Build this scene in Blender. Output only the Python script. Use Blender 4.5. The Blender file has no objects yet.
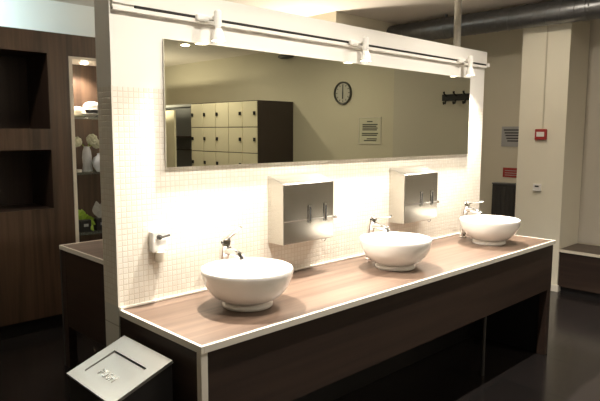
import bpy, bmesh, math, random
from mathutils import Vector, Matrix

S = bpy.context.scene
C = S.collection
random.seed(7)
PI = math.pi

# ------------------------------------------------------------------ camera
cam_d = bpy.data.cameras.new('camera')
cam = bpy.data.objects.new('camera', cam_d)
C.objects.link(cam)
yaw, pitch, roll = 0.772, -0.1158, 0.0036
fw = Vector((math.sin(yaw)*math.cos(pitch), math.cos(yaw)*math.cos(pitch), math.sin(pitch)))
rt = Vector((math.cos(yaw), -math.sin(yaw), 0))
up = rt.cross(fw)
r2 = rt*math.cos(roll) + up*math.sin(roll)
u2 = -rt*math.sin(roll) + up*math.cos(roll)
cam.matrix_world = Matrix(((r2.x, u2.x, -fw.x, -1.162), (r2.y, u2.y, -fw.y, -2.3203),
                           (r2.z, u2.z, -fw.z, 1.6193), (0, 0, 0, 1)))
cam_d.sensor_width = 36
cam_d.lens = 36*585.5/600
cam_d.clip_start = .05
S.camera = cam

# ------------------------------------------------------------------ world, exposure
W = bpy.data.worlds.new('world')
S.world = W
W.use_nodes = True
W.node_tree.nodes['Background'].inputs[0].default_value = (.9, .95, 1, 1)
W.node_tree.nodes['Background'].inputs[1].default_value = 0.05
vs = S.view_settings
vs.view_transform = 'Standard'
vs.look = 'None'
vs.gamma = 1
vs.exposure = 0.7
vs.use_curve_mapping = False

SPOT_W = 122         # track spotlights
ROW_W = 92            # narrow downlights in a row over the counter
PIER_W = 8  # unseen downlight added to brighten the pier
LEFT_W = 11  # unseen downlight, set close to graze the cupboard and shade its niches
DOWN_W = 15         # unseen ceiling lamps added as ambient fill for the room
COOL_W = 27         # unseen tube light added to wash the rear wall cool
SCONCE_W = 55
REAR_W = 40  # unseen uplighter added behind the partition to brighten the ceiling
FLOOR_W = 60  # unseen standing uplighter added to brighten the ceiling in the mirror

# ------------------------------------------------------------------ dimensions
H = 0.85             # counter height
D = 0.620            # counter depth
L = 3.078            # counter length
T = 0.132            # partition thickness
ZT = 2.2377          # partition height
WR = 3.09            # partition length
ZC = 2.93            # ceiling
XR = 5.32            # end wall
YF = 2.44            # cupboard front


# ------------------------------------------------------------------ materials
def new_mat(name):
    m = bpy.data.materials.new(name)
    m.use_nodes = True
    nt = m.node_tree
    return m, nt, nt.nodes['Principled BSDF']


def plain(name, col, rough=.5, metal=0., noise=0., nscale=30., bump=0., spec=.5, emit=None, estr=0., coat=0.):
    m, nt, b = new_mat(name)
    b.inputs['Base Color'].default_value = (*col, 1)
    b.inputs['Roughness'].default_value = rough
    b.inputs['Metallic'].default_value = metal
    b.inputs['Specular IOR Level'].default_value = spec
    b.inputs['Coat Weight'].default_value = coat
    if noise or bump:
        tc = nt.nodes.new('ShaderNodeTexCoord')
        n = nt.nodes.new('ShaderNodeTexNoise')
        n.inputs['Scale'].default_value = nscale
        n.inputs['Detail'].default_value = 5
        nt.links.new(tc.outputs['Object'], n.inputs['Vector'])
        if noise:
            r = nt.nodes.new('ShaderNodeMapRange')
            r.inputs['To Min'].default_value = 1-noise
            r.inputs['To Max'].default_value = 1+noise
            nt.links.new(n.outputs['Fac'], r.inputs['Value'])
            mx = nt.nodes.new('ShaderNodeVectorMath')
            mx.operation = 'SCALE'
            mx.inputs[0].default_value = col
            nt.links.new(r.outputs[0], mx.inputs['Scale'])
            nt.links.new(mx.outputs[0], b.inputs['Base Color'])
        if bump:
            bp = nt.nodes.new('ShaderNodeBump')
            bp.inputs['Strength'].default_value = bump
            bp.inputs['Distance'].default_value = .004
            nt.links.new(n.outputs['Fac'], bp.inputs['Height'])
            nt.links.new(bp.outputs[0], b.inputs['Normal'])
    if emit:
        b.inputs['Emission Color'].default_value = (*emit, 1)
        b.inputs['Emission Strength'].default_value = estr
    return m


def wood(name, dark, light, axis, rough=.4, fine=1.):
    """laminate with grain running along axis (0 x, 1 y, 2 z)"""
    m, nt, b = new_mat(name)
    tc = nt.nodes.new('ShaderNodeTexCoord')
    mp = nt.nodes.new('ShaderNodeMapping')
    sc = [26*fine]*3
    sc[axis] = 1.1
    mp.inputs['Scale'].default_value = sc
    nt.links.new(tc.outputs['Object'], mp.inputs['Vector'])
    n1 = nt.nodes.new('ShaderNodeTexNoise')
    n1.inputs['Scale'].default_value = 1.0
    n1.inputs['Detail'].default_value = 6
    n1.inputs['Distortion'].default_value = .6
    nt.links.new(mp.outputs[0], n1.inputs['Vector'])
    mp2 = nt.nodes.new('ShaderNodeMapping')
    sc2 = [5]*3
    sc2[axis] = .35
    mp2.inputs['Scale'].default_value = sc2
    nt.links.new(tc.outputs['Object'], mp2.inputs['Vector'])
    n2 = nt.nodes.new('ShaderNodeTexNoise')
    n2.inputs['Scale'].default_value = 1.0
    n2.inputs['Detail'].default_value = 2
    nt.links.new(mp2.outputs[0], n2.inputs['Vector'])
    mx = nt.nodes.new('ShaderNodeMix')
    mx.inputs['Factor'].default_value = .42
    nt.links.new(n1.outputs['Fac'], mx.inputs[2])
    nt.links.new(n2.outputs['Fac'], mx.inputs[3])
    cr = nt.nodes.new('ShaderNodeValToRGB')
    cr.color_ramp.elements[0].position = .36
    cr.color_ramp.elements[0].color = (*dark, 1)
    cr.color_ramp.elements[1].position = .64
    cr.color_ramp.elements[1].color = (*light, 1)
    nt.links.new(mx.outputs[0], cr.inputs[0])
    nt.links.new(cr.outputs[0], b.inputs['Base Color'])
    b.inputs['Roughness'].default_value = rough
    bp = nt.nodes.new('ShaderNodeBump')
    bp.inputs['Strength'].default_value = .08
    bp.inputs['Distance'].default_value = .002
    nt.links.new(n1.outputs['Fac'], bp.inputs['Height'])
    nt.links.new(bp.outputs[0], b.inputs['Normal'])
    return m


def tiles(name, col, col2, grout, w, h, mortar, rough=.35, bump=.6, offset=0., horizontal=False):
    m, nt, b = new_mat(name)
    tc = nt.nodes.new('ShaderNodeTexCoord')
    br = nt.nodes.new('ShaderNodeTexBrick')
    if horizontal:
        nt.links.new(tc.outputs['Object'], br.inputs['Vector'])
    else:
        ge = nt.nodes.new('ShaderNodeNewGeometry')
        sn = nt.nodes.new('ShaderNodeSeparateXYZ')
        ab = nt.nodes.new('ShaderNodeVectorMath')
        ab.operation = 'ABSOLUTE'
        nt.links.new(ge.outputs['True Normal'], ab.inputs[0])
        nt.links.new(ab.outputs[0], sn.inputs[0])
        sp = nt.nodes.new('ShaderNodeSeparateXYZ')
        nt.links.new(tc.outputs['Object'], sp.inputs[0])
        mx = nt.nodes.new('ShaderNodeMix')
        nt.links.new(sn.outputs['X'], mx.inputs['Factor'])
        nt.links.new(sp.outputs['X'], mx.inputs[2])
        nt.links.new(sp.outputs['Y'], mx.inputs[3])
        cb = nt.nodes.new('ShaderNodeCombineXYZ')
        nt.links.new(mx.outputs[0], cb.inputs['X'])
        nt.links.new(sp.outputs['Z'], cb.inputs['Y'])
        nt.links.new(cb.outputs[0], br.inputs['Vector'])
    br.offset = offset
    br.squash = 1
    br.inputs['Scale'].default_value = 1
    br.inputs['Color1'].default_value = (*col, 1)
    br.inputs['Color2'].default_value = (*col2, 1)
    br.inputs['Mortar'].default_value = (*grout, 1)
    br.inputs['Mortar Size'].default_value = mortar
    br.inputs['Mortar Smooth'].default_value = .3
    br.inputs['Brick Width'].default_value = w
    br.inputs['Row Height'].default_value = h
    nt.links.new(br.outputs['Color'], b.inputs['Base Color'])
    b.inputs['Roughness'].default_value = rough
    bp = nt.nodes.new('ShaderNodeBump')
    bp.inputs['Strength'].default_value = bump
    bp.inputs['Distance'].default_value = .002
    bp.invert = True
    nt.links.new(br.outputs['Fac'], bp.inputs['Height'])
    nt.links.new(bp.outputs[0], b.inputs['Normal'])
    return m


M = {}
M['plaster'] = plain('plaster', (.80, .775, .72), .75, noise=.02, nscale=4, bump=.05)
M['wall_paint'] = plain('wall_paint', (.62, .575, .46), .8, noise=.02, nscale=3, bump=.05)
M['pier_tone'] = plain('pier_tone', (.77, .725, .60), .75, noise=.02, nscale=4, bump=.05)  # pier in a paler tone than the walls
M['panel_tone'] = plain('panel_tone', (.55, .51, .44), .7, noise=.02, nscale=4)  # strip of the end wall in a greyer tone
M['ceiling_paint'] = plain('ceiling_paint', (.72, .66, .60), .85, noise=.02, nscale=3)
M['mosaic'] = tiles('mosaic', (.74, .69, .60), (.80, .76, .68), (.69, .63, .53), .0245, .0245, .0026, .3, .5)
M['plinth_tile'] = tiles('plinth_tile', (.62, .61, .56), (.66, .65, .6), (.4, .38, .34), .6, .155, .003, .4, .4)
M['floor'] = tiles('floor_tile', (.013, .011, .0105), (.017, .014, .0135), (.009, .011, .011), .6, .6, .004, .17, .25, horizontal=True)
M['walnut_v'] = wood('walnut_upright', (.038, .022, .013), (.108, .066, .040), 2, .42)
M['walnut_h'] = wood('walnut_top', (.082, .051, .036), (.178, .120, .087), 0, .38)
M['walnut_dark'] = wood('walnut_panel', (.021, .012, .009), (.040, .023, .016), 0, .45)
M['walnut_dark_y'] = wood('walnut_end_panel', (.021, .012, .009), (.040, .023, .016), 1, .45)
M['walnut_dark_v'] = wood('walnut_niche', (.021, .012, .009), (.040, .023, .016), 2, .45)  # niche lining, toned darker than the cupboard front
M['edge'] = plain('edge_band', (.72, .68, .6), .35, noise=.02)
M['ceramic'] = plain('ceramic', (.84, .82, .78), .08, coat=.4, noise=.005)
M['chrome'] = plain('chrome', (.82, .82, .82), .07, 1, noise=.01)
M['steel'] = plain('brushed_steel', (.60, .575, .53), .26, 1, noise=.03, nscale=80)
M['steel_lid'] = plain('steel_lid', (.42, .42, .40), .40, 1, noise=.03, nscale=90)
M['mirror'] = plain('mirror_glass', (.75, .76, .63), 0.0, 1, noise=.001)
M['black'] = plain('black_paint', (.012, .011, .011), .4, noise=.05)
M['dark_metal'] = plain('dark_metal', (.09, .085, .08), .4, .6, noise=.1)
M['white_plastic'] = plain('white_plastic', (.8, .78, .74), .35, noise=.01)
M['clock_face'] = plain('clock_face', (.50, .48, .42), .5, noise=.02)
M['clock_rim'] = plain('clock_rim', (.07, .068, .06), .4, noise=.05)
M['clear_plastic'] = plain('pale_plastic', (.72, .66, .55), .25, noise=.02)
M['pole'] = plain('pole_paint', (.27, .25, .21), .45, noise=.03)
M['galv'] = plain('galvanised', (.20, .203, .21), .36, .85, noise=.25, nscale=14)
M['locker'] = plain('locker_door', (.86, .79, .59), .5, noise=.02)
M['locker_body'] = plain('locker_body', (.035, .024, .020), .5, noise=.1)
M['red'] = plain('red_plastic', (.34, .03, .025), .4, noise=.05)
M['sign_grey'] = plain('sign_grey', (.36, .36, .36), .5, noise=.03)
M['sign_pale'] = plain('sign_pale', (.62, .60, .47), .5, noise=.03)
M['ink'] = plain('ink', (.05, .05, .05), .6, noise=.05)
M['glass_shelf'], _nt, _b = new_mat('shelf_glass')
_b.inputs['Base Color'].default_value = (.30, .36, .33, 1)
_b.inputs['Roughness'].default_value = .05
_tr = _nt.nodes.new('ShaderNodeBsdfTransparent')
_tr.inputs[0].default_value = (.93, .96, .94, 1)
_mx = _nt.nodes.new('ShaderNodeMixShader')
_mx.inputs[0].default_value = .25
_nt.links.new(_tr.outputs[0], _mx.inputs[1])
_nt.links.new(_b.outputs[0], _mx.inputs[2])
_nt.links.new(_mx.outputs[0], _nt.nodes['Material Output'].inputs['Surface'])
M['leaf'] = plain('leaf', (.30, .48, .05), .5, noise=.25, nscale=40)
M['pale_leaf'] = plain('pale_leaf', (.42, .43, .40), .5, noise=.1)
M['cream'] = plain('cream', (.85, .80, .62), .6, noise=.05)
M['petal'] = plain('petal', (.80, .82, .66), .7, noise=.1, nscale=60, bump=.4)
M['blue_white'] = plain('blue_white', (.74, .78, .86), .3, noise=.12, nscale=50)
M['bench_top'] = wood('bench_top', (.045, .03, .022), (.085, .055, .04), 1, .35)
M['lamp_warm'] = plain('lamp_warm', (1, .9, .7), .4, emit=(1, .86, .62), estr=25)
M['lamp_spot'] = plain('lamp_spot', (1, .95, .85), .4, emit=(1, .93, .80), estr=14)
M['lamp_cool'] = plain('lamp_cool', (.9, 1, 1), .4, emit=(.75, .95, 1), estr=3)


# ------------------------------------------------------------------ mesh helpers
class MB:
    def __init__(self):
        self.bm = bmesh.new()
        self.mi = 0
        self.smooth = False

    def _fin(self, faces):
        for f in faces:
            f.material_index = self.mi
            f.smooth = self.smooth

    def box(self, a, b, mat=None, taper=None):
        x0, y0, z0 = a
        x1, y1, z1 = b
        P = [(x0, y0, z0), (x1, y0, z0), (x1, y1, z0), (x0, y1, z0),
             (x0, y0, z1), (x1, y0, z1), (x1, y1, z1), (x0, y1, z1)]
        if mat is not None:
            P = [mat @ Vector(p) for p in P]
        v = [self.bm.verts.new(p) for p in P]
        fs = []
        for q in ((3, 2, 1, 0), (4, 5, 6, 7), (0, 1, 5, 4), (1, 2, 6, 5), (2, 3, 7, 6), (3, 0, 4, 7)):
            fs.append(self.bm.faces.new([v[i] for i in q]))
        self._fin(fs)
        return self

    def hexa(self, P):
        v = [self.bm.verts.new(p) for p in P]
        fs = [self.bm.faces.new([v[i] for i in q]) for q in
              ((3, 2, 1, 0), (4, 5, 6, 7), (0, 1, 5, 4), (1, 2, 6, 5), (2, 3, 7, 6), (3, 0, 4, 7))]
        self._fin(fs)
        return self

    def prism(self, poly, h, axis=2, base=0.):
        """polygon (list of 2-d points) extruded along axis"""
        def P(p, t):
            if axis == 2: return (p[0], p[1], t)
            if axis == 1: return (p[0], t, p[1])
            return (t, p[0], p[1])
        a = [self.bm.verts.new(P(p, base)) for p in poly]
        b = [self.bm.verts.new(P(p, base+h)) for p in poly]
        n = len(poly)
        fs = [self.bm.faces.new(a), self.bm.faces.new(b)]
        for i in range(n):
            fs.append(self.bm.faces.new((a[i], a[(i+1) % n], b[(i+1) % n], b[i])))
        self._fin(fs)
        bmesh.ops.recalc_face_normals(self.bm, faces=self.bm.faces)
        return self

    def ring_surface(self, rings, cap0=True, cap1=True):
        vs = [[self.bm.verts.new(p) for p in r] for r in rings]
        fs = []
        n = len(vs[0])
        for a, b in zip(vs[:-1], vs[1:]):
            for i in range(n):
                fs.append(self.bm.faces.new((a[i], a[(i+1) % n], b[(i+1) % n], b[i])))
        if cap0: fs.append(self.bm.faces.new(list(reversed(vs[0]))))
        if cap1: fs.append(self.bm.faces.new(vs[-1]))
        self._fin(fs)
        return self

    def tube(self, pts, radii, seg=16, caps=True, flat=1.0):
        pts = [Vector(p) for p in pts]
        if not isinstance(radii, (list, tuple)): radii = [radii]*len(pts)
        rings = []
        ref = Vector((1, 0, 0))
        for i, p in enumerate(pts):
            d = (pts[min(i+1, len(pts)-1)] - pts[max(i-1, 0)]).normalized()
            rr = ref if abs(d.dot(ref)) < .9 else Vector((0, 1, 0))
            u = (rr - d*rr.dot(d)).normalized()
            v = d.cross(u)
            rings.append([p + (u*math.cos(t) + v*math.sin(t)*flat)*radii[i] for t in
                          [2*PI*k/seg for k in range(seg)]])
        return self.ring_surface(rings, caps, caps)

    def lathe(self, prof, c=(0, 0, 0), seg=48, axis=2, cap0=False, cap1=False):
        rings = []
        for r, h in prof:
            r = max(r, 1e-4)
            ring = []
            for k in range(seg):
                t = 2*PI*k/seg
                a, b = r*math.cos(t), r*math.sin(t)
                if axis == 2: p = (c[0]+a, c[1]+b, c[2]+h)
                elif axis == 0: p = (c[0]+h, c[1]+a, c[2]+b)
                else: p = (c[0]+b, c[1]+h, c[2]+a)
                ring.append(p)
            rings.append(ring)
        return self.ring_surface(rings, cap0, cap1)

    def sphere(self, c, r, seg=20, rings=12, sx=1, sy=1, sz=1):
        prof = [(math.sin(PI*i/rings), -math.cos(PI*i/rings)) for i in range(rings+1)]
        rr = []
        for a, h in prof:
            a = max(a, 1e-3)
            rr.append([(c[0]+r*sx*a*math.cos(2*PI*k/seg), c[1]+r*sy*a*math.sin(2*PI*k/seg), c[2]+r*sz*h) for k in range(seg)])
        return self.ring_surface(rr, True, True)

    def build(self, name, mat, parent=None, loc=(0, 0, 0), bevel=0., bseg=2, smooth=None, rot=None):
        me = bpy.data.meshes.new(name)
        bmesh.ops.recalc_face_normals(self.bm, faces=self.bm.faces)
        if smooth is not None:
            for f in self.bm.faces: f.smooth = True
            for e in self.bm.edges:
                if len(e.link_faces) == 2 and e.calc_face_angle(0) > smooth: e.smooth = False
        self.bm.to_mesh(me)
        self.bm.free()
        for m in (mat if isinstance(mat, (list, tuple)) else [mat]): me.materials.append(m)
        o = bpy.data.objects.new(name, me)
        C.objects.link(o)
        o.location = loc
        if rot: o.rotation_euler = rot
        if parent: o.parent = parent
        if bevel:
            b = o.modifiers.new('bevel', 'BEVEL')
            b.width = bevel
            b.segments = bseg
            b.limit_method = 'ANGLE'
            b.angle_limit = math.radians(40)
        return o


SM = math.radians(35)


def tag(o, label, cat, group=None):
    o['label'] = label
    o['category'] = cat
    if group: o['group'] = group
    return o


def thing(name, label, cat, loc, group=None, rz=0):
    o = bpy.data.objects.new(name, None)
    o.empty_display_size = .05
    C.objects.link(o)
    o.location = loc
    o.rotation_euler = (0, 0, rz)
    return tag(o, label, cat, group)


def struct(o):
    o['kind'] = 'structure'
    return o


def dup(root, loc, label):
    r = root.copy()
    C.objects.link(r)
    r.location = loc
    r['label'] = label
    for ch in list(root.children):
        c = ch.copy()
        C.objects.link(c)
        c.parent = r
        for g in list(ch.children):
            d = g.copy()
            C.objects.link(d)
            d.parent = c
    return r


def light(name, kind, loc, parent, energy, col, aim=None, **kw):
    d = bpy.data.lights.new(name, kind)
    d.energy = energy
    d.color = col
    for k, v in kw.items(): setattr(d, k, v)
    o = bpy.data.objects.new(name, d)
    C.objects.link(o)
    o.location = loc
    if aim is not None:
        o.rotation_euler = Vector(aim).to_track_quat('-Z', 'Y').to_euler()
    if parent: o.parent = parent
    return o


# ------------------------------------------------------------------ room shell
XL, YB, YN = -2.6, 3.79, -9.0
struct(MB().box((XL-.15, YN-.15, -.12), (XR+.15, YB+.15, 0)).build('floor', M['floor']))
struct(MB().box((XL-.15, YN-.15, ZC), (XR+.15, YB+.15, ZC+.12)).build('ceiling', M['ceiling_paint']))
struct(MB().box((XL, YB, 0), (XR, YB+.15, ZC)).build('wall_back', M['plaster']))
struct(MB().box((XR, YN, 0), (XR+.15, YB+.15, ZC)).build('wall_right', M['wall_paint']))
struct(MB().box((XL-.15, YN, 0), (XL, YB+.15, ZC)).build('wall_left', M['wall_paint']))
struct(MB().box((XL-.15, YN-.15, 0), (XR+.15, YN, ZC)).build('wall_front', M['wall_paint']))
struct(MB().box((3.69, 2.11, 0), (XR, YB, ZC)).build('wall_alcove', M['wall_paint']))
struct(MB().box((4.83, .045, 0), (XR, .53, ZC)).build('wall_pier', M['pier_tone']))
struct(MB().box((5.3145, -2.56, .46), (XR, .045, ZC)).build('trim_3', M['panel_tone']))  # thin sheet on the end wall, set off by its greyer tone
struct(MB().box((4.815, .03, 0), (4.83, .545, .07)).box((4.83, .03, 0), (XR, .045, .07)).build('baseboard_pier', M['edge'], bevel=.003))

# the free-standing tiled partition
p = MB()
p.mi = 0
p.box((0, 0, 1.808), (WR, T, ZT))
p.mi = 1
p.box((0, 0, .862), (WR, T, 1.808))
p.mi = 2
p.box((0, 0, 0), (WR, T, .862))
struct(p.build('wall_partition', [M['plaster'], M['mosaic'], M['plinth_tile']]))
struct(MB().box((-.004, -.004, .862), (.004, .004, 1.812)).build('trim_1', M['edge']))
struct(MB().box((.004, -.010, .8505), (WR-.06, 0, .862)).build('trim_2', M['edge'], bevel=.003))

# ------------------------------------------------------------------ vanity counter
vt = thing('vanity_counter', 'long walnut vanity counter with pale edging carrying the three round basins', 'counter', (0, 0, 0))
y0, y1 = -D, -.0005
MB().box((.014, y0+.014, H-.026), (L-.014, y1, H)).build('worktop', M['walnut_h'], vt)
e = MB()
e.box((0, y0, H-.027), (.014, y1, H+.001))
e.box((.014, y0, H-.027), (L-.014, y0+.014, H+.001))
e.box((L-.014, y0, H-.027), (L, y1, H+.001))
e.build('edge_trim', M['edge'], vt, bevel=.0015)
MB().box((.03, y0+.012, .494), (L-.012, y0+.034, H-.027)).build('front_panel', M['walnut_dark'], vt)
MB().box((.004, y0+.03, 0.0), (.028, y1, H-.027)).build('end_panel', M['walnut_dark_y'], vt)
MB().box((.0, y0+.002, 0), (.03, y0+.03, H-.027)).build('corner_trim', M['edge'], vt, bevel=.002)
MB().box((L-.07, y0+.012, 0), (L-.012, y0+.07, .494)).build('leg', M['walnut_dark'], vt, bevel=.002)
MB().box((L-.05, y0+.0705, 0), (L-.03, -.0305, .82)).build('end_panel', M['black'], vt)  # black and carried to the floor, standing in for under-counter shade
MB().tube([(2.36, -.47, 0), (2.36, -.47, H-.026)], .012).build('leg', M['dark_metal'], vt, smooth=SM)

MB().box((.03, -.03, 0), (L-.002, -.012, H-.035)).build('rear_panel', M['black'], vt)  # black sheet added to darken the wall under the counter

# back counter on the other side of the partition
bt = thing('dressing_counter', 'walnut counter with pale edging behind the left end of the tiled partition', 'counter', (.402, T, 0))
W2, D2 = 2.5, 1.508
MB().box((.014, .0005, H-.026), (W2, D2-.014, H)).build('worktop', M['walnut_h'], bt)
e = MB()
e.box((0, .0005, H-.027), (.014, D2, H+.001))
e.box((.014, D2-.014, H-.027), (W2, D2, H+.001))
e.build('edge_trim', M['edge'], bt, bevel=.0015)
MB().box((.006, .0005, .30), (.03, D2-.03, H-.027)).build('end_panel', M['walnut_dark_y'], bt)
MB().box((.03, D2-.034, .30), (W2, D2-.012, H-.027)).build('rear_panel', M['walnut_dark'], bt)
MB().box((.004, D2-.09, 0), (.06, D2-.03, H-.027)).build('leg', M['walnut_dark'], bt, bevel=.002)
MB().box((.0, D2-.03, 0), (.03, D2-.002, H-.027)).build('corner_trim', M['dark_metal'], bt, bevel=.002)
MB().box((W2-.07, D2-.09, 0), (W2-.012, D2-.034, .3)).build('leg', M['walnut_dark'], bt, bevel=.002)


# ------------------------------------------------------------------ basins and faucets
def make_basin(loc, label):
    t = thing('round_basin', label, 'basin', loc, 'vessel basins on the vanity counter')
    prof = [(.098, .026), (.122, .034), (.149, .050), (.172, .074), (.190, .104), (.201, .135), (.2055, .158),
            (.2055, .166), (.2025, .1715), (.1985, .171), (.196, .165), (.190, .142), (.176, .108), (.152, .076),
            (.118, .056), (.08, .046), (.04, .042), (.024, .041)]
    b = MB()
    b.smooth = True
    b.lathe(prof, seg=72, cap0=True, cap1=True)
    b.build('bowl', M['ceramic'], t, smooth=math.radians(60))
    MB().lathe([(.111, 0), (.1145, .004), (.1135, .016), (.106, .0245), (.0975, .027)], seg=64, cap0=True, cap1=True).build('foot_ring', M['ceramic'], t, smooth=math.radians(50))
    d = MB().lathe([(.026, .0415), (.026, .044), (.018, .0455), (.008, .0455)], seg=32, cap0=True, cap1=True)
    d.build('drain', M['chrome'], t, smooth=SM)
    return t


bas = make_basin((.452, -.328, H+.001), 'white round basin at the near left end of the counter')
dup(bas, (1.537, -.335, H+.001), 'white round basin in the middle of the counter between two others')
dup(bas, (2.63, -.335, H+.001), 'white round basin at the far right end of the counter')


def make_faucet(loc, label, tilt):
    t = thing('basin_faucet', label, 'faucet', loc, 'mixer faucets behind the basins')
    MB().lathe([(.027, 0), (.028, .004), (.024, .010), (.022, .012)], seg=32, cap0=True, cap1=True).build('base_ring', M['chrome'], t, smooth=SM)
    MB().tube([(0, 0, .01), (0, 0, .15), (0, -.006, .185), (0, -.016, .222), (0, -.022, .240)], [.0225, .0225, .024, .026, .0265], 28).build('body', M['chrome'], t, smooth=math.radians(50))
    MB().tube([(0, -.012, .208), (0, -.055, .213), (0, -.095, .210), (0, -.126, .203), (0, -.140, .194)], [.021, .020, .018, .0155, .0135], 24).build('spout', M['chrome'], t, smooth=math.radians(60))
    MB().tube([(0, -.138, .194), (0, -.143, .184)], [.010, .010], 20).build('aerator', M['dark_metal'], t, smooth=SM)
    # cap and lever tilt together
    R = Matrix.Translation((0, -.0225, .241)) @ Matrix.Rotation(tilt, 4, 'X')
    lv = MB()
    lv.tube([R @ Vector((0, 0, 0)), R @ Vector((0, 0, .022)), R @ Vector((0, 0, .032))], [.0265, .0255, .015], 28)
    lv.tube([R @ Vector((0, .004, .018)), R @ Vector((0, -.035, .022)), R @ Vector((0, -.09, .031)), R @ Vector((0, -.135, .040)), R @ Vector((0, -.140, .041))],
            [.021, .020, .015, .0125, .007], 20, flat=.5)
    lv.build('lever', M['chrome'], t, smooth=math.radians(55))
    MB().tube([R @ Vector((-.0245, -.006, .009)), R @ Vector((-.0275, -.006, .009))], .006, 16).build('indicator', M['ink'], t)
    return t


make_faucet((.50, -.088, H), 'chrome mixer faucet behind the near left basin', -.42)
f2 = make_faucet((1.605, -.088, H), 'chrome mixer faucet behind the middle basin', .0)
dup(f2, (2.70, -.088, H), 'chrome mixer faucet behind the far right basin')

# ------------------------------------------------------------------ mirror
mi = thing('wall_mirror', 'long frameless mirror across the partition above the basins', 'mirror', (.2455, -.0005, 1.4608))
mw, mh = 2.6104, .5648
MB().box((0, -.0150, 0), (mw, -.009, mh)).build('glass', M['mirror'], mi)
MB().box((.03, -.009, .03), (mw-.03, 0, mh-.03)).build('backing', M['black'], mi)
MB().box((-.002, -.009, -.003), (mw+.002, -.006, mh+.002)).build('edge_strip', M['edge'], mi)

# ------------------------------------------------------------------ lighting track on the partition
tr = thing('lighting_track', 'white lighting track with black slot along the top of the partition', 'lighting track', (.008, -.0005, 2.118))
tl = WR-.012
b = MB()
b.box((0, -.018, .029), (tl, 0, .1197))
b.box((0, -.018, 0), (tl, 0, .016))
b.box((0, -.010, .016), (tl, 0, .029))
b.build('rail', M['plaster'], tr)
MB().box((.10, -.0185, .0165), (tl-.01, -.0101, .0285)).build('slot', M['black'], tr)
MB().box((tl, -.030, .008), (tl+.03, -.002, .036)).build('end_cap', M['white_plastic'], tr, bevel=.004)


def make_spot(x, label):
    t = thing('track_spotlight', label, 'spotlight', (x, -.0195, 2.139), 'spotlights on the lighting track')
    MB().box((-.085, -.022, -.014), (-.020, 0, .014)).build('adapter', M['white_plastic'], t, bevel=.006)
    MB().tube([(-.03, -.012, 0), (0, -.022, .004), (0, -.050, .004)], [.009, .009, .012], 16).build('bracket', M['white_plastic'], t, smooth=SM)
    h = MB()
    h.tube([(0, -.060, .034), (0, -.060, .026), (0, -.060, -.036)], [.012, .018, .018], 28)
    h.tube([(0, -.060, -.036), (0, -.0615, -.048)], [.016, .016], 28)
    h.build('head', M['white_plastic'], t, smooth=SM)
    MB().lathe([(.016, -.048), (.025, -.070), (.030, -.086), (.033, -.104), (.031, -.104), (.0285, -.090)], c=(0, -.062, 0), seg=32, cap0=True).build('reflector', M['white_plastic'], t, smooth=math.radians(50))
    MB().lathe([(.029, -.0955), (.018, -.104), (.002, -.106)], c=(0, -.062, 0), seg=32, cap0=True, cap1=True).build('bulb', M['lamp_spot'], t, smooth=SM)
    light('spot_lamp', 'SPOT', (0, -.064, -.114), t, SPOT_W, (1, .925, .82), aim=(0, -.12, -1), spot_size=math.radians(128), spot_blend=1, shadow_soft_size=.024)
    return t


sp = make_spot(.49, 'white track spotlight in front of the near left end of the mirror')
dup(sp, (1.55, -.0195, 2.139), 'white track spotlight above the middle of the mirror')
dup(sp, (2.735, -.0195, 2.139), 'white track spotlight above the far right end of the mirror')


# ------------------------------------------------------------------ towel dispensers
def make_dispenser(x, label):
    t = thing('towel_dispenser', label, 'dispenser', (x, -.0005, 1.035), 'steel towel dispensers under the mirror')
    w, d, h0, h1 = .38, .125, .318, .358
    s = MB()
    s.hexa([(0, -d, 0), (w, -d, 0), (w, 0, 0), (0, 0, 0), (0, -d, h0), (w, -d, h0), (w, 0, h1), (0, 0, h1)])
    s.build('cover', M['steel'], t, bevel=.004)
    # lower edge of the cover bends forward around the paper mouth
    MB().tube([(.004, -d-.0005, .123), (w-.004, -d-.0005, .123)], .0028, 12).build('seam', M['chrome'], t)
    for sx in (.178, .300):
        o = MB().box((sx, -d-.006, .100), (sx+.022, -d-.0032, .200)).build('level_window', M['chrome'], t, bevel=.002)
        MB().box((sx+.006, -d-.0075, .112), (sx+.016, -d-.0062, .188)).build('slot', M['ink'], o)
    MB().tube([(w, -d+.05, .105), (w+.02, -d+.045, .105), (w+.05, -d+.02, .112)], [.006, .007, .010], 16).build('crank', M['chrome'], t, smooth=SM)
    MB().tube([(w-.045+.02*math.cos(a), -d+.03, .002-.022*math.sin(a)) for a in [PI*k/10 for k in range(11)]], .003, 10).build('pull_ring', M['chrome'], t, smooth=SM)
    return t


dp = make_dispenser(.857, 'brushed steel towel dispenser between the near left and middle basins')
dup(dp, (1.905, -.0005, 1.035), 'brushed steel towel dispenser between the middle and far right basins')

# ------------------------------------------------------------------ small wall unit on the tiles
wu = thing('key_switch', 'small white wall unit with dark lever on the mosaic tiles', 'switch', (.150, -.0005, 1.083))
MB().box((0, -.034, 0), (.082, 0, .100)).build('housing', M['white_plastic'], wu, bevel=.010, bseg=3)
MB().tube([(.034, -.034, .070), (.034, -.046, .070)], .011, 20).build('key_barrel', M['dark_metal'], wu, smooth=SM)
MB().box((.030, -.052, .064), (.084, -.045, .074), mat=Matrix.Translation((.03, 0, .068)) @ Matrix.Rotation(-.12, 4, 'Y') @ Matrix.Translation((-.03, 0, -.068))).build('lever', M['dark_metal'], wu, bevel=.002)
MB().lathe([(.020, -.045), (.024, -.02), (.024, 0), (.018, .004)], c=(.046, -.022, 0), seg=24, cap0=True, cap1=True).build('lower_cup', M['clear_plastic'], wu, smooth=SM)

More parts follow.
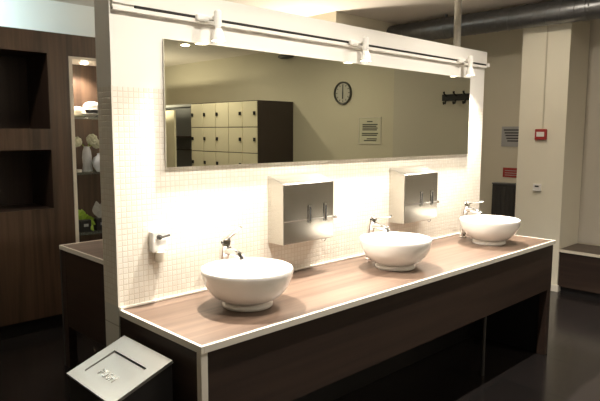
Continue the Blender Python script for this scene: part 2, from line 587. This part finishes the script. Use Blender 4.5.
# ------------------------------------------------------------------ waste bin with PUSH flap
bn = thing('waste_bin', 'black waste bin with slanted steel push lid at the near end of the counter', 'bin', (-.27, -.4655, 0))
bw, bd = .25, .376            # x extent, y extent
zl, zh = .672, .765
MB().hexa([(.003, .003, .02), (bw-.003, .003, .02), (bw-.003, bd-.003, .02), (.003, bd-.003, .02),
           (.003, .003, zl-.012), (bw-.003, .003, zh-.012), (bw-.003, bd-.003, zh-.012), (.003, bd-.003, zl-.012)]).build('body', M['black'], bn, bevel=.004)
MB().box((.012, .012, 0), (bw-.012, bd-.012, .02)).build('plinth', M['black'], bn)
ang = math.atan2(zh-zl, bw)
ln = math.hypot(zh-zl, bw)
# lid space: s from the low edge up the slope, t across (towards +y), n out of the lid
LM = Matrix(((math.cos(ang), 0, -math.sin(ang), 0), (0, 1, 0, 0), (math.sin(ang), 0, math.cos(ang), zl-.012), (0, 0, 0, 1)))
f0, f1, g0, g1 = ln*.17, ln*.70, bd*.16, bd*.84
lid = MB()
lid.box((0, 0, 0), (ln, g0, .012), LM)
lid.box((0, g1, 0), (ln, bd, .012), LM)
lid.box((f1, g0, 0), (ln, g1, .012), LM)
# the low side of the opening is a shallow arc
NA = 12
for k in range(NA):
    ta, tb = g0+(g1-g0)*k/NA, g0+(g1-g0)*(k+1)/NA
    bow = lambda q: f0 - .030*math.sin(PI*(q-g0)/(g1-g0)) + .006
    lid.hexa([LM @ Vector(v) for v in ((0, ta, 0), (bow(ta), ta, 0), (bow(tb), tb, 0), (0, tb, 0),
                                      (0, ta, .012), (bow(ta), ta, .012), (bow(tb), tb, .012), (0, tb, .012))])
lid.build('lid_frame', M['steel_lid'], bn)
# flap: hinged low, pushed in slightly at the high side
FM = LM @ Matrix.Translation((f0-.02, 0, .0095)) @ Matrix.Rotation(math.radians(1.3), 4, 'Y')
fl = f1-f0+.014
flap_pts = [(fl, g0+.004), (fl, g1-.004)] + [(.006-.026*math.sin(PI*k/NA), g1-.004-(g1-g0-.008)*k/NA) for k in range(NA+1)]
fb = MB()
top = [fb.bm.verts.new(FM @ Vector((a, c, 0))) for a, c in flap_pts]
bot = [fb.bm.verts.new(FM @ Vector((a, c, -.003))) for a, c in flap_pts]
fb.bm.faces.new(top)
fb.bm.faces.new(list(reversed(bot)))
for i in range(len(top)):
    j = (i+1) % len(top)
    fb.bm.faces.new((top[i], bot[i], bot[j], top[j]))
flap = fb.build('push_flap', M['steel_lid'], bn)


def text_mesh(name, body, size, depth, mat, parent, mw):
    cu = bpy.data.curves.new(name, 'FONT')
    cu.body = body
    cu.size = size
    cu.extrude = depth
    cu.align_x = 'CENTER'
    cu.align_y = 'CENTER'
    cu.space_character = 1.12
    o = bpy.data.objects.new(name, cu)
    C.objects.link(o)
    bpy.context.view_layer.update()
    me = bpy.data.meshes.new_from_object(o.evaluated_get(bpy.context.evaluated_depsgraph_get()))
    bpy.data.objects.remove(o)
    me.transform(mw)
    me.materials.clear()
    me.materials.append(mat)
    q = bpy.data.objects.new(name, me)
    C.objects.link(q)
    q.parent = parent
    return q


# baseline runs towards -y, letter tops point up the slope
TM = FM @ Matrix.Translation((fl*.37, (g0+g1)/2-.004, .0004)) @ Matrix(((0, 1, 0, 0), (-1, 0, 0, 0), (0, 0, 1, 0), (0, 0, 0, 1)))
text_mesh('push_lettering', 'PUSH', .048, .0026, M['steel'], flap, TM)

# ------------------------------------------------------------------ cupboard wall on the left
cb = thing('tall_cupboard', 'tall walnut cupboard wall with two dark open niches at the left', 'cupboard', (-2.2, YF, 0))
ox = -2.2
X0, X1 = 0, 2.30-ox
nx0, nx1 = -.70-ox, .692-ox
zt = 2.396
dx0, dx1 = .858-ox, 1.62-ox       # bay of the display cabinet
fr = MB()
fr.box((X0, 0, .115), (nx0, .02, zt))
fr.box((nx0, 0, 2.232), (nx1, .02, zt))
fr.box((nx0, 0, 1.475), (nx1, .02, 1.640))
fr.box((nx0, 0, .115), (nx1, .02, 1.003))
fr.box((nx1, 0, .115), (dx0, .02, zt))
fr.box((dx0, 0, 2.226), (dx1, .02, zt))
fr.box((dx0, 0, .115), (dx1, .02, .45))
fr.box((dx1, 0, .115), (X1, .02, zt))
fr.build('front_panel', M['walnut_v'], cb)
bx = MB()
bx.box((X0, .02, .115), (X0+.02, .62, zt))
bx.box((X1-.02, .02, .115), (X1, .62, zt))
bx.box((X0+.02, .60, .115), (X1-.02, .62, zt))
bx.box((X0+.02, .02, zt-.02), (X1-.02, .60, zt))
bx.build('carcass', M['walnut_v'], cb)
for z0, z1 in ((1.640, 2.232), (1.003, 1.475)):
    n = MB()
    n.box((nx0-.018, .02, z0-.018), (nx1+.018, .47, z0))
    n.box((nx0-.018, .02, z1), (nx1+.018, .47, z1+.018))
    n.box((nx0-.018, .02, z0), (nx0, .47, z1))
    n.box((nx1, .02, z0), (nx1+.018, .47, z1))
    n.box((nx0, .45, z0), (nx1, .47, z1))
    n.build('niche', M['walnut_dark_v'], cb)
MB().box((X0, .04, 0), (X1, .60, .115)).build('plinth', M['black'], cb)

# display cabinet set into it
dc = thing('display_cabinet', 'lit display niche with pale frame and shelves beside the partition', 'display cabinet', (.860, YF-.004, .452))
dw, dh = .758, 1.772
f = MB()
f.box((0, 0, 0), (.028, .40, dh))
f.box((dw-.028, 0, 0), (dw, .40, dh))
f.box((.028, 0, dh-.02), (dw-.028, .40, dh))
f.box((.028, 0, 0), (dw-.028, .40, .02))
f.build('frame', M['edge'], dc)
MB().box((.028, .38, .02), (dw-.028, .40, dh-.02)).build('back_panel', M['walnut_v'], dc)
SZ = (1.742, 1.276, .764)
for z in SZ:
    MB().box((.028, .012, z-.452-.014), (dw-.028, .379, z-.452)).build('shelf', M['glass_shelf'], dc)
dl = MB().lathe([(.024, -.012), (.027, -.004), (.027, 0)], c=(.215, .19, dh-.0205), seg=24, cap0=True, cap1=True).build('downlight', M['lamp_warm'], dc, smooth=SM)
light('niche_lamp', 'SPOT', (.215, .21, dh-.045), dc, 24, (1, .85, .72), aim=(0, .1, -1), spot_size=math.radians(125), spot_blend=.6, shadow_soft_size=.02)

# things on the shelves
yS = YF+.12
b = tag(MB().box((0, 0, 0), (.15, .13, .062)).build('box', M['black'], None, (1.065, yS, SZ[0]+.0005), bevel=.004), 'black box under the white cap on the top display shelf', 'box')
cp = thing('white_cap', 'white rounded cap lying on the black box in the display niche', 'cap', (1.125, yS+.06, SZ[0]+.063))
MB().lathe([(.076, 0), (.077, .02), (.070, .045), (.050, .064), (.023, .072), (.002, .074)], seg=32, cap0=True, cap1=True).build('crown', M['white_plastic'], cp, smooth=math.radians(50))
MB().lathe([(.090, .0005), (.092, .006), (.0775, .010), (.0775, .0005)], seg=32).build('brim', M['white_plastic'], cp, smooth=SM)
lp = tag(MB().lathe([(.045, 0), (.078, .010), (.080, .03), (.066, .062), (.038, .084), (.002, .090)], seg=32, cap0=True, cap1=True).build('dome_bowl', M['cream'], None, (.975, yS+.03, SZ[0]+.0005), smooth=math.radians(50)),
         'cream dome resting at the left of the top display shelf', 'ornament')
ds = tag(MB().lathe([(.03, 0), (.055, .012), (.068, .026), (.062, .027), (.03, .014), (.002, .012)], seg=32, cap0=True, cap1=True).build('shallow_dish', M['white_plastic'], None, (1.035, YF+.025, SZ[0]+.0005), smooth=math.radians(50)),
         'shallow white dish in front of the black box on the top display shelf', 'dish')


def blossom_stem(parent, base, head, r):
    base, head = Vector(base), Vector(head)
    MB().tube([base, (base+head)/2+Vector((0, 0, .01)), head], .003, 8).build('stem', M['leaf'], parent, smooth=SM)
    fl = MB()
    fl.sphere(head, r*.8)
    rnd = random.Random(int(head.x*999))
    for k in range(26):
        zz = 1-2*(k+.5)/26
        a = k*2.4
        q = math.sqrt(1-zz*zz)
        d = Vector((q*math.cos(a), q*math.sin(a), zz))
        fl.sphere(head+d*r*.62, r*.40, 8, 6)
    fl.build('blossom', M['petal'], parent, smooth=math.radians(60))


vz = thing('flower_vase', 'slim white vase with cream blossoms on the middle display shelf', 'vase', (1.06, yS+.05, SZ[1]+.0005))
MB().lathe([(.040, 0), (.042, .01), (.036, .06), (.040, .12), (.034, .18), (.024, .205), (.026, .215), (.02, .21)], seg=32, cap0=True, cap1=True).build('body', M['blue_white'], vz, smooth=math.radians(50))
blossom_stem(vz, (-.005, 0, .20), (-.085, 0, .255), .046)
blossom_stem(vz, (.005, 0, .20), (.060, .02, .275), .050)
blossom_stem(vz, (.008, 0, .20), (.110, .04, .235), .043)
rv = tag(MB().lathe([(.030, 0), (.034, .006), (.060, .05), (.066, .085), (.052, .122), (.024, .140), (.022, .155), (.026, .158), (.016, .15)], seg=32, cap0=True, cap1=True).build('round_vase', M['blue_white'], None, (1.135, yS-.04, SZ[1]+.0005), smooth=math.radians(50)),
         'round bluish white vase beside the slim vase on the middle display shelf', 'vase')
sd = tag(MB().lathe([(.03, 0), (.034, .012), (.03, .024), (.002, .026)], seg=24, cap0=True, cap1=True).build('soap_puck', M['white_plastic'], None, (.945, yS-.02, SZ[1]+.0005), smooth=SM),
         'small white soap lying at the left of the middle display shelf', 'soap')


def leaf_mesh(mb, base, tip, w, n):
    base, tip = Vector(base), Vector(tip)
    d = tip-base
    side = d.cross(Vector((0, 1, 0.2))).normalized()
    nrm = side.cross(d).normalized()
    prev = None
    N = 6
    for k in range(N+1):
        s = k/N
        c = base + d*s + Vector((0, 0, -.25*d.length*s*s))
        ww = w*math.sin(PI*min(max(s, .04), .97))
        row = [mb.bm.verts.new(c-side*ww+nrm*ww*.2), mb.bm.verts.new(c+nrm*.0), mb.bm.verts.new(c+side*ww+nrm*ww*.2),
               mb.bm.verts.new(c-nrm*.0025)]
        if prev:
            for i in range(4):
                mb.bm.faces.new((prev[i], prev[(i+1) % 4], row[(i+1) % 4], row[i]))
        prev = row


def potted(loc, label, leafmat, tips, w, big=1.):
    t = thing('potted_plant', label, 'plant', loc, None)
    MB().box((-.05*big, -.045, 0), (.05*big, .045, .10)).build('pot', M['black'], t, bevel=.004)
    MB().box((-.044*big, -.039, .1), (.044*big, .039, .104)).build('soil', M['locker_body'], t)
    MB().box((-.018, -.0465, .045), (.022, -.0452, .068)).build('label_plate', M['sign_grey'], t)
    m = MB()
    for tp in tips: leaf_mesh(m, (tp[0]*.15, tp[1]*.15, .10), tp, w, 6)
    m.build('leaves', leafmat, t, smooth=math.radians(60))
    return t


potted((.985, yS+.0, SZ[2]+.0005), 'black pot with trailing light green plant at the left of the lowest display shelf', M['leaf'],
       [(-.08, -.02, .20), (-.05, .02, .23), (-.02, -.03, .21), (.02, -.03, .17), (.07, -.06, .13), (.075, -.065, .08), (.06, -.06, .03), (-.06, -.05, .17), (0, .03, .22)], .030)
potted((1.135, yS+.0, SZ[2]+.0005), 'black pot with grey leaved plant at the right of the lowest display shelf', M['pale_leaf'],
       [(-.06, -.02, .26), (.04, -.02, .31), (.0, -.03, .20), (.09, 0, .25), (-.02, .02, .30), (.06, -.04, .17)], .035, 1.15)

# ------------------------------------------------------------------ right side of the room
dy0, dy1, dxc, dzc, dr = -1.1, 2.112, 4.69, 2.785, .113
dt = thing('ventilation_duct', 'round galvanised duct running under the ceiling on the right', 'duct', (dxc, dy1, dzc))
prof = []
yy = 0.
Ld = dy1-dy0
d = MB()
d.smooth = True
ringsd = []
n = int(Ld/.012)
for k in range(n+1):
    ringsd.append((dr, -Ld*k/n))
d.lathe([(dr, -Ld), (dr, 0)], axis=1, seg=56, cap0=True, cap1=True)
d.build('pipe', M['galv'], dt, smooth=math.radians(50))
sm = MB()
turns = Ld/.13
pts = []
N = int(turns*28)
for k in range(N+1):
    a = 2*PI*turns*k/N
    pts.append(Vector(((dr+.001)*math.sin(a), -Ld*k/N, (dr+.001)*math.cos(a))))
sm.tube(pts, .0035, 6)
sm.build('spiral_seam', M['galv'], dt, smooth=math.radians(70))
for k in range(2):
    yk = -.75-1.5*k
    hb = MB()
    hb.lathe([(dr+.001, yk-.03), (dr+.005, yk-.028), (dr+.005, yk+.028), (dr+.001, yk+.03)], axis=1, seg=56)
    hb.box((-.012, yk-.012, dr), (.012, yk+.012, ZC-dzc))
    hb.build('hanger_band', M['galv'], dt, smooth=SM)

tag(MB().tube([(2.785, T/2, ZT), (2.785, T/2, ZC)], .026, 24).build('steel_pole', M['pole'], None, smooth=SM), 'slim metal pole rising from the top of the partition to the ceiling', 'pole')

fa = thing('fire_alarm_box', 'red fire alarm call point with white centre on the pier', 'fire alarm', (4.8295, .285, 1.607))
MB().box((-.03, -.060, -.055), (0, .060, .055)).build('housing', M['red'], fa, bevel=.008, bseg=3)
MB().box((-.033, -.040, -.022), (-.0305, .040, .026)).build('break_glass', M['white_plastic'], fa, bevel=.001)
tag(MB().tube([(4.822, .275, 1.663), (4.822, .275, 2.90)], .0075, 14).build('conduit', M['wall_paint'], None, smooth=SM), 'pale conduit running down the pier to the fire alarm', 'conduit')
th = thing('thermostat', 'small pale thermostat on the pier below the fire alarm', 'thermostat', (4.8295, .298, 1.06))
MB().box((-.025, -.042, -.038), (0, .042, .038)).build('housing', M['white_plastic'], th, bevel=.004)
MB().box((-.0275, -.022, .006), (-.0255, .02, .022)).build('display', M['ink'], th)

sg = thing('information_sign', 'grey information sign with dark text on the wall left of the pier', 'sign', (XR-.0005, .84, 1.58))
MB().box((-.006, -.125, -.115), (0, .125, .115)).build('plate', M['sign_grey'], sg)
tx = MB()
for k, z in enumerate((.075, .042, .012, -.020, -.050)):
    tx.box((-.0072, -.10+.02*(k % 2), z-.008), (-.0062, .10-.012*k, z+.008))
tx.build('text_lines', M['ink'], sg)
rs = thing('red_sign', 'small red sign above the dark ribbed cabinet', 'sign', (XR-.0005, .82, 1.165))
MB().box((-.006, -.11, -.055), (0, .11, .055)).build('plate', M['red'], rs)
tx = MB()
for z in (.022, -.005, -.03):
    tx.box((-.0072, -.085, z-.004), (-.0062, .085, z+.004))
tx.build('text_lines', M['sign_grey'], rs)
gc = thing('ribbed_cabinet', 'dark grey ribbed metal cabinet against the end wall left of the pier', 'cabinet', (5.19, .54, 0))
MB().box((0, 0, 0), (.128, .45, 1.03)).build('body', M['dark_metal'], gc, bevel=.004)
MB().box((-.006, -.004, 1.03), (.128, .454, 1.048)).build('top', M['galv'], gc, bevel=.002)
rb = MB()
for k in range(8):
    rb.box((-.010, 0.015+.054*k, .05), (-.0002, .04+.054*k, 1.0))
rb.build('ribs', M['dark_metal'], gc, bevel=.003)

bc = thing('bench_cabinet', 'low dark walnut bench against the end wall right of the pier', 'bench', (4.83, -2.55, 0))
MB().box((.012, .005, .06), (.484, 2.59, .42)).build('body', M['walnut_dark_y'], bc)
MB().box((0, 0, .42), (.4745, 2.594, .446)).build('top', M['bench_top'], bc)
MB().box((-.005, 0, .418), (0, 2.594, .447)).build('edge_trim', M['clear_plastic'], bc)
MB().box((.06, .02, 0), (.46, 2.58, .06)).build('plinth', M['black'], bc)

# ------------------------------------------------------------------ wall opposite (seen in the mirror)
lx = 4.58
lk = thing('locker_block', 'block of cream door lockers in a dark cabinet reflected in the mirror', 'lockers', (lx, -6.28, 0))
LW, LH = 1.75, 2.10
MB().box((0.004, 0, 0), (XR-lx-.0005, LW, LH)).build('body', M['locker_body'], lk)
cw, rh = LW/5, .397
for c in range(5):
    for r in range(5):
        z0 = LH-.006-rh*(r+1)
        dr_ = MB().box((-.016, c*cw+.006, z0+.006), (0.003, (c+1)*cw-.006, z0+rh-.006)).build('locker_door', M['locker'], lk, bevel=.002)
        hy = (c+1)*cw-.05 if c >= 3 else c*cw+.05
        MB().box((-.034, hy-.022, z0+rh*.46), (-.0162, hy+.022, z0+rh*.46+.055)).build('lock', M['black'], dr_, bevel=.004)
tk = thing('coat_cabinet', 'dark open coat cabinet beyond the lockers reflected in the mirror', 'cabinet', (4.62, -7.75, 0))
b = MB()
b.box((.44, 0, 0), (XR-4.62-.0005, 1.45, 2.1))
b.box((0, 0, 2.06), (.44, 1.45, 2.1))
b.box((0, 1.40, 0), (.44, 1.45, 2.06))
b.box((0, 0, 0), (.44, .05, 2.06))
b.build('carcass', M['sign_grey'], tk)
MB().box((.02, .0505, 1.52), (.44, 1.3995, 1.55)).build('shelf', M['locker_body'], tk)
MB().tube([(.2, .0505, 1.30), (.2, 1.3995, 1.30)], .014).build('rail', M['dark_metal'], tk)
pd = tag(MB().box((0, 0, 0), (.035, .34, 2.0)).build('cabinet_door', M['locker'], None, (4.56, -7.14, 0.001), bevel=.003), 'pale open door leaf beyond the lockers at the mirror edge', 'door leaf')

ck = thing('wall_clock', 'round wall clock with dark rim reflected in the mirror', 'clock', (XR-.0005, -3.47, 2.19))
MB().lathe([(.142, -.012), (.150, -.034), (.160, -.036), (.166, -.026), (.166, 0)], axis=0, seg=56, cap1=True).build('rim', M['clock_rim'], ck, smooth=SM)
MB().lathe([(.140, -.012), (.002, -.0125)], axis=0, seg=48, cap0=True, cap1=True).build('face', M['clock_face'], ck)
hd = MB()
hd.box((-.018, -.007, -.02), (-.0155, .007, .115))
hd.box((-.021, -.009, -.085), (-.0185, .009, .02))
hd.build('hands', M['ink'], ck)
for k in range(12):
    R = Matrix.Rotation(2*PI*k/12, 4, 'X')
    MB().box((-.0152, -.005, .105), (-.0132, .005, .130), R).build('hour_mark', M['ink'], ck)

nt_ = thing('notice_board', 'pale framed notice with lines of text below the clock in the mirror', 'notice', (XR-.0005, -2.965, 1.648))
MB().box((-.006, -.19, -.178), (0, .19, .178)).build('plate', M['sign_pale'], nt_)
fm = MB()
for a, b in (((-.012, -.20, -.188), (0, -.19, .188)), ((-.012, .19, -.188), (0, .20, .188)), ((-.012, -.19, .178), (0, .19, .188)), ((-.012, -.19, -.188), (0, .19, -.178))):
    fm.box(a, b)
fm.build('frame', M['edge'], nt_)
tx = MB()
for z, a, b in ((.125, -.05, .05), (.085, -.13, .14), (.06, -.13, .12), (.035, -.13, .14), (.01, -.13, .13), (-.04, -.14, .15), (-.065, -.14, .13), (-.115, -.05, .13), (-.14, -.10, .12)):
    tx.box((-.0075, a, z-.007), (-.0062, b, z+.007))
tx.build('text_lines', M['ink'], nt_)

hr = thing('coat_hook_rack', 'black coat hook rack on the end wall reflected at the mirror right', 'hook rack', (5.314, -1.80, 2.05))
MB().box((-.02, 0, -.035), (0, .95, .045)).build('rail', M['black'], hr, bevel=.003)
for k in range(7):
    y = .06+.135*k
    MB().tube([(-.02, y, .03), (-.07, y, .05), (-.075, y, .075)], [.012, .011, .014], 10).tube([(-.02, y, -.02), (-.04, y, -.07), (-.07, y, -.075), (-.08, y, -.05)], [.012, .011, .011, .013], 10).build('hook', M['black'], hr, smooth=math.radians(60))

ws = thing('wall_speaker', 'dark oval speaker high on the end wall at the top of the mirror reflection', 'speaker', (XR-.0005, -4.63, 2.815))
MB().sphere((-.06, 0, 0), .06, 24, 14, 1, 3.1, .75).build('grille', M['dark_metal'], ws, smooth=math.radians(60))
MB().box((-.05, -.05, -.02), (0, .05, .02)).build('bracket', M['black'], ws)

# ------------------------------------------------------------------ ceiling lamps of the room, several added unseen as fill
def downlight(x, y, label, e=DOWN_W):
    t = thing('recessed_downlight', label, 'ceiling light', (x, y, ZC-.0005), 'recessed downlights')
    MB().lathe([(.062, -.004), (.078, -.006), (.082, 0)], seg=32, cap1=True).build('trim_ring', M['white_plastic'], t, smooth=SM)
    MB().lathe([(.060, -.0045), (.002, -.005)], seg=32, cap0=True, cap1=True).build('diffuser', M['lamp_warm'], t)
    if e == ROW_W:
        light('ceiling_lamp', 'SPOT', (0, 0, -.04), t, e, (1, .925, .82), aim=(0, 0, -1), spot_size=math.radians(140), spot_blend=1, shadow_soft_size=.022)
    else:
        light('ceiling_lamp', 'AREA', (0, 0, -.012), t, e, (1, .90, .75), aim=(0, 0, -1), shape='DISK', size=.12)
    return t


for x, y, lb in ((.18, -.90, 'recessed downlight in the ceiling in front of the near left basin'),
                 (1.15, -.90, 'recessed downlight in the ceiling in front of the middle basin'),
                 (2.42, -.90, 'recessed downlight in the ceiling in front of the far right basin'),
                 (-.5, 1.9, 'unseen downlight placed to graze the cupboard left of the partition end'),
                 (3.75, .1, 'added unseen downlight brightening the pier beyond the partition end'),
                 (3.9, -5.4, 'added unseen downlight giving ambient fill before the lockers'),
                 (3.9, -3.3, 'added unseen downlight giving ambient fill before the clock'),
                 (.2, -4.2, 'added unseen downlight giving ambient fill behind the left of the room')):
    downlight(x, y, lb, {-.90: ROW_W, .1: PIER_W, 1.9: LEFT_W}.get(y, DOWN_W))

tb = thing('added_tube_light', 'added unseen cool tube light behind the tall cupboard, washing the rear wall', 'ceiling light', (-.22, 2.85, ZC-.0005))
MB().box((-.62, -.05, -.05), (.62, .05, 0)).build('housing', M['white_plastic'], tb, bevel=.004)
MB().tube([(-.58, 0, -.066), (.58, 0, -.066)], .015, 16).build('tube', M['lamp_cool'], tb, smooth=SM)
light('added_tube_lamp', 'AREA', (0, .03, -.085), tb, COOL_W, (.66, .92, 1), aim=(0, 1, -.3), shape='RECTANGLE', size=1.15, size_y=.05)

def uplighter(loc, rz, label, e):
    sc = thing('wall_uplighter', label, 'wall light', loc, 'wall uplighters', rz)
    MB().lathe([(.03, -.05), (.07, -.01), (.085, .03), (.078, .03), (.06, -.005)], c=(-.10, 0, 0), seg=28, cap0=True, cap1=True).build('bowl', M['white_plastic'], sc, smooth=SM)
    MB().box((-.05, -.02, -.03), (0, .02, .02)).build('bracket', M['white_plastic'], sc)
    MB().sphere((-.10, 0, .022), .02).build('bulb', M['lamp_warm'], sc, smooth=math.radians(60))
    light('uplight_lamp', 'SPOT', (-.10, 0, .05), sc, e, (1, .88, .70), aim=(0, 0, 1), spot_size=math.radians(170), spot_blend=.5, shadow_soft_size=.06)


uplighter((3.6895, 2.42, 1.95), 0, 'wall uplighter on the alcove wall hidden behind the partition', SCONCE_W)
uplighter((2.0, T+.0005, 1.75), -PI/2, 'added unseen uplighter behind the partition, brightening the ceiling', REAR_W)
fl_ = thing('added_uplighter', 'added unseen standing uplighter brightening the mirrored ceiling before the coat cabinet', 'added floor lamp', (4.0, -7.3, 0))
MB().lathe([(.13, 0), (.13, .015), (.02, .03)], seg=32, cap0=True, cap1=True).build('base', M['dark_metal'], fl_, smooth=SM)
MB().tube([(0, 0, .02), (0, 0, 1.62)], .012).build('pole', M['dark_metal'], fl_, smooth=SM)
MB().lathe([(.02, 1.60), (.10, 1.64), (.15, 1.70), (.14, 1.70), (.09, 1.65)], seg=32, cap0=True, cap1=True).build('shade', M['white_plastic'], fl_, smooth=SM)
light('uplight_lamp', 'SPOT', (0, 0, 1.72), fl_, FLOOR_W, (1, .9, .72), aim=(0, 0, 1), spot_size=math.radians(170), spot_blend=.5, shadow_soft_size=.06)
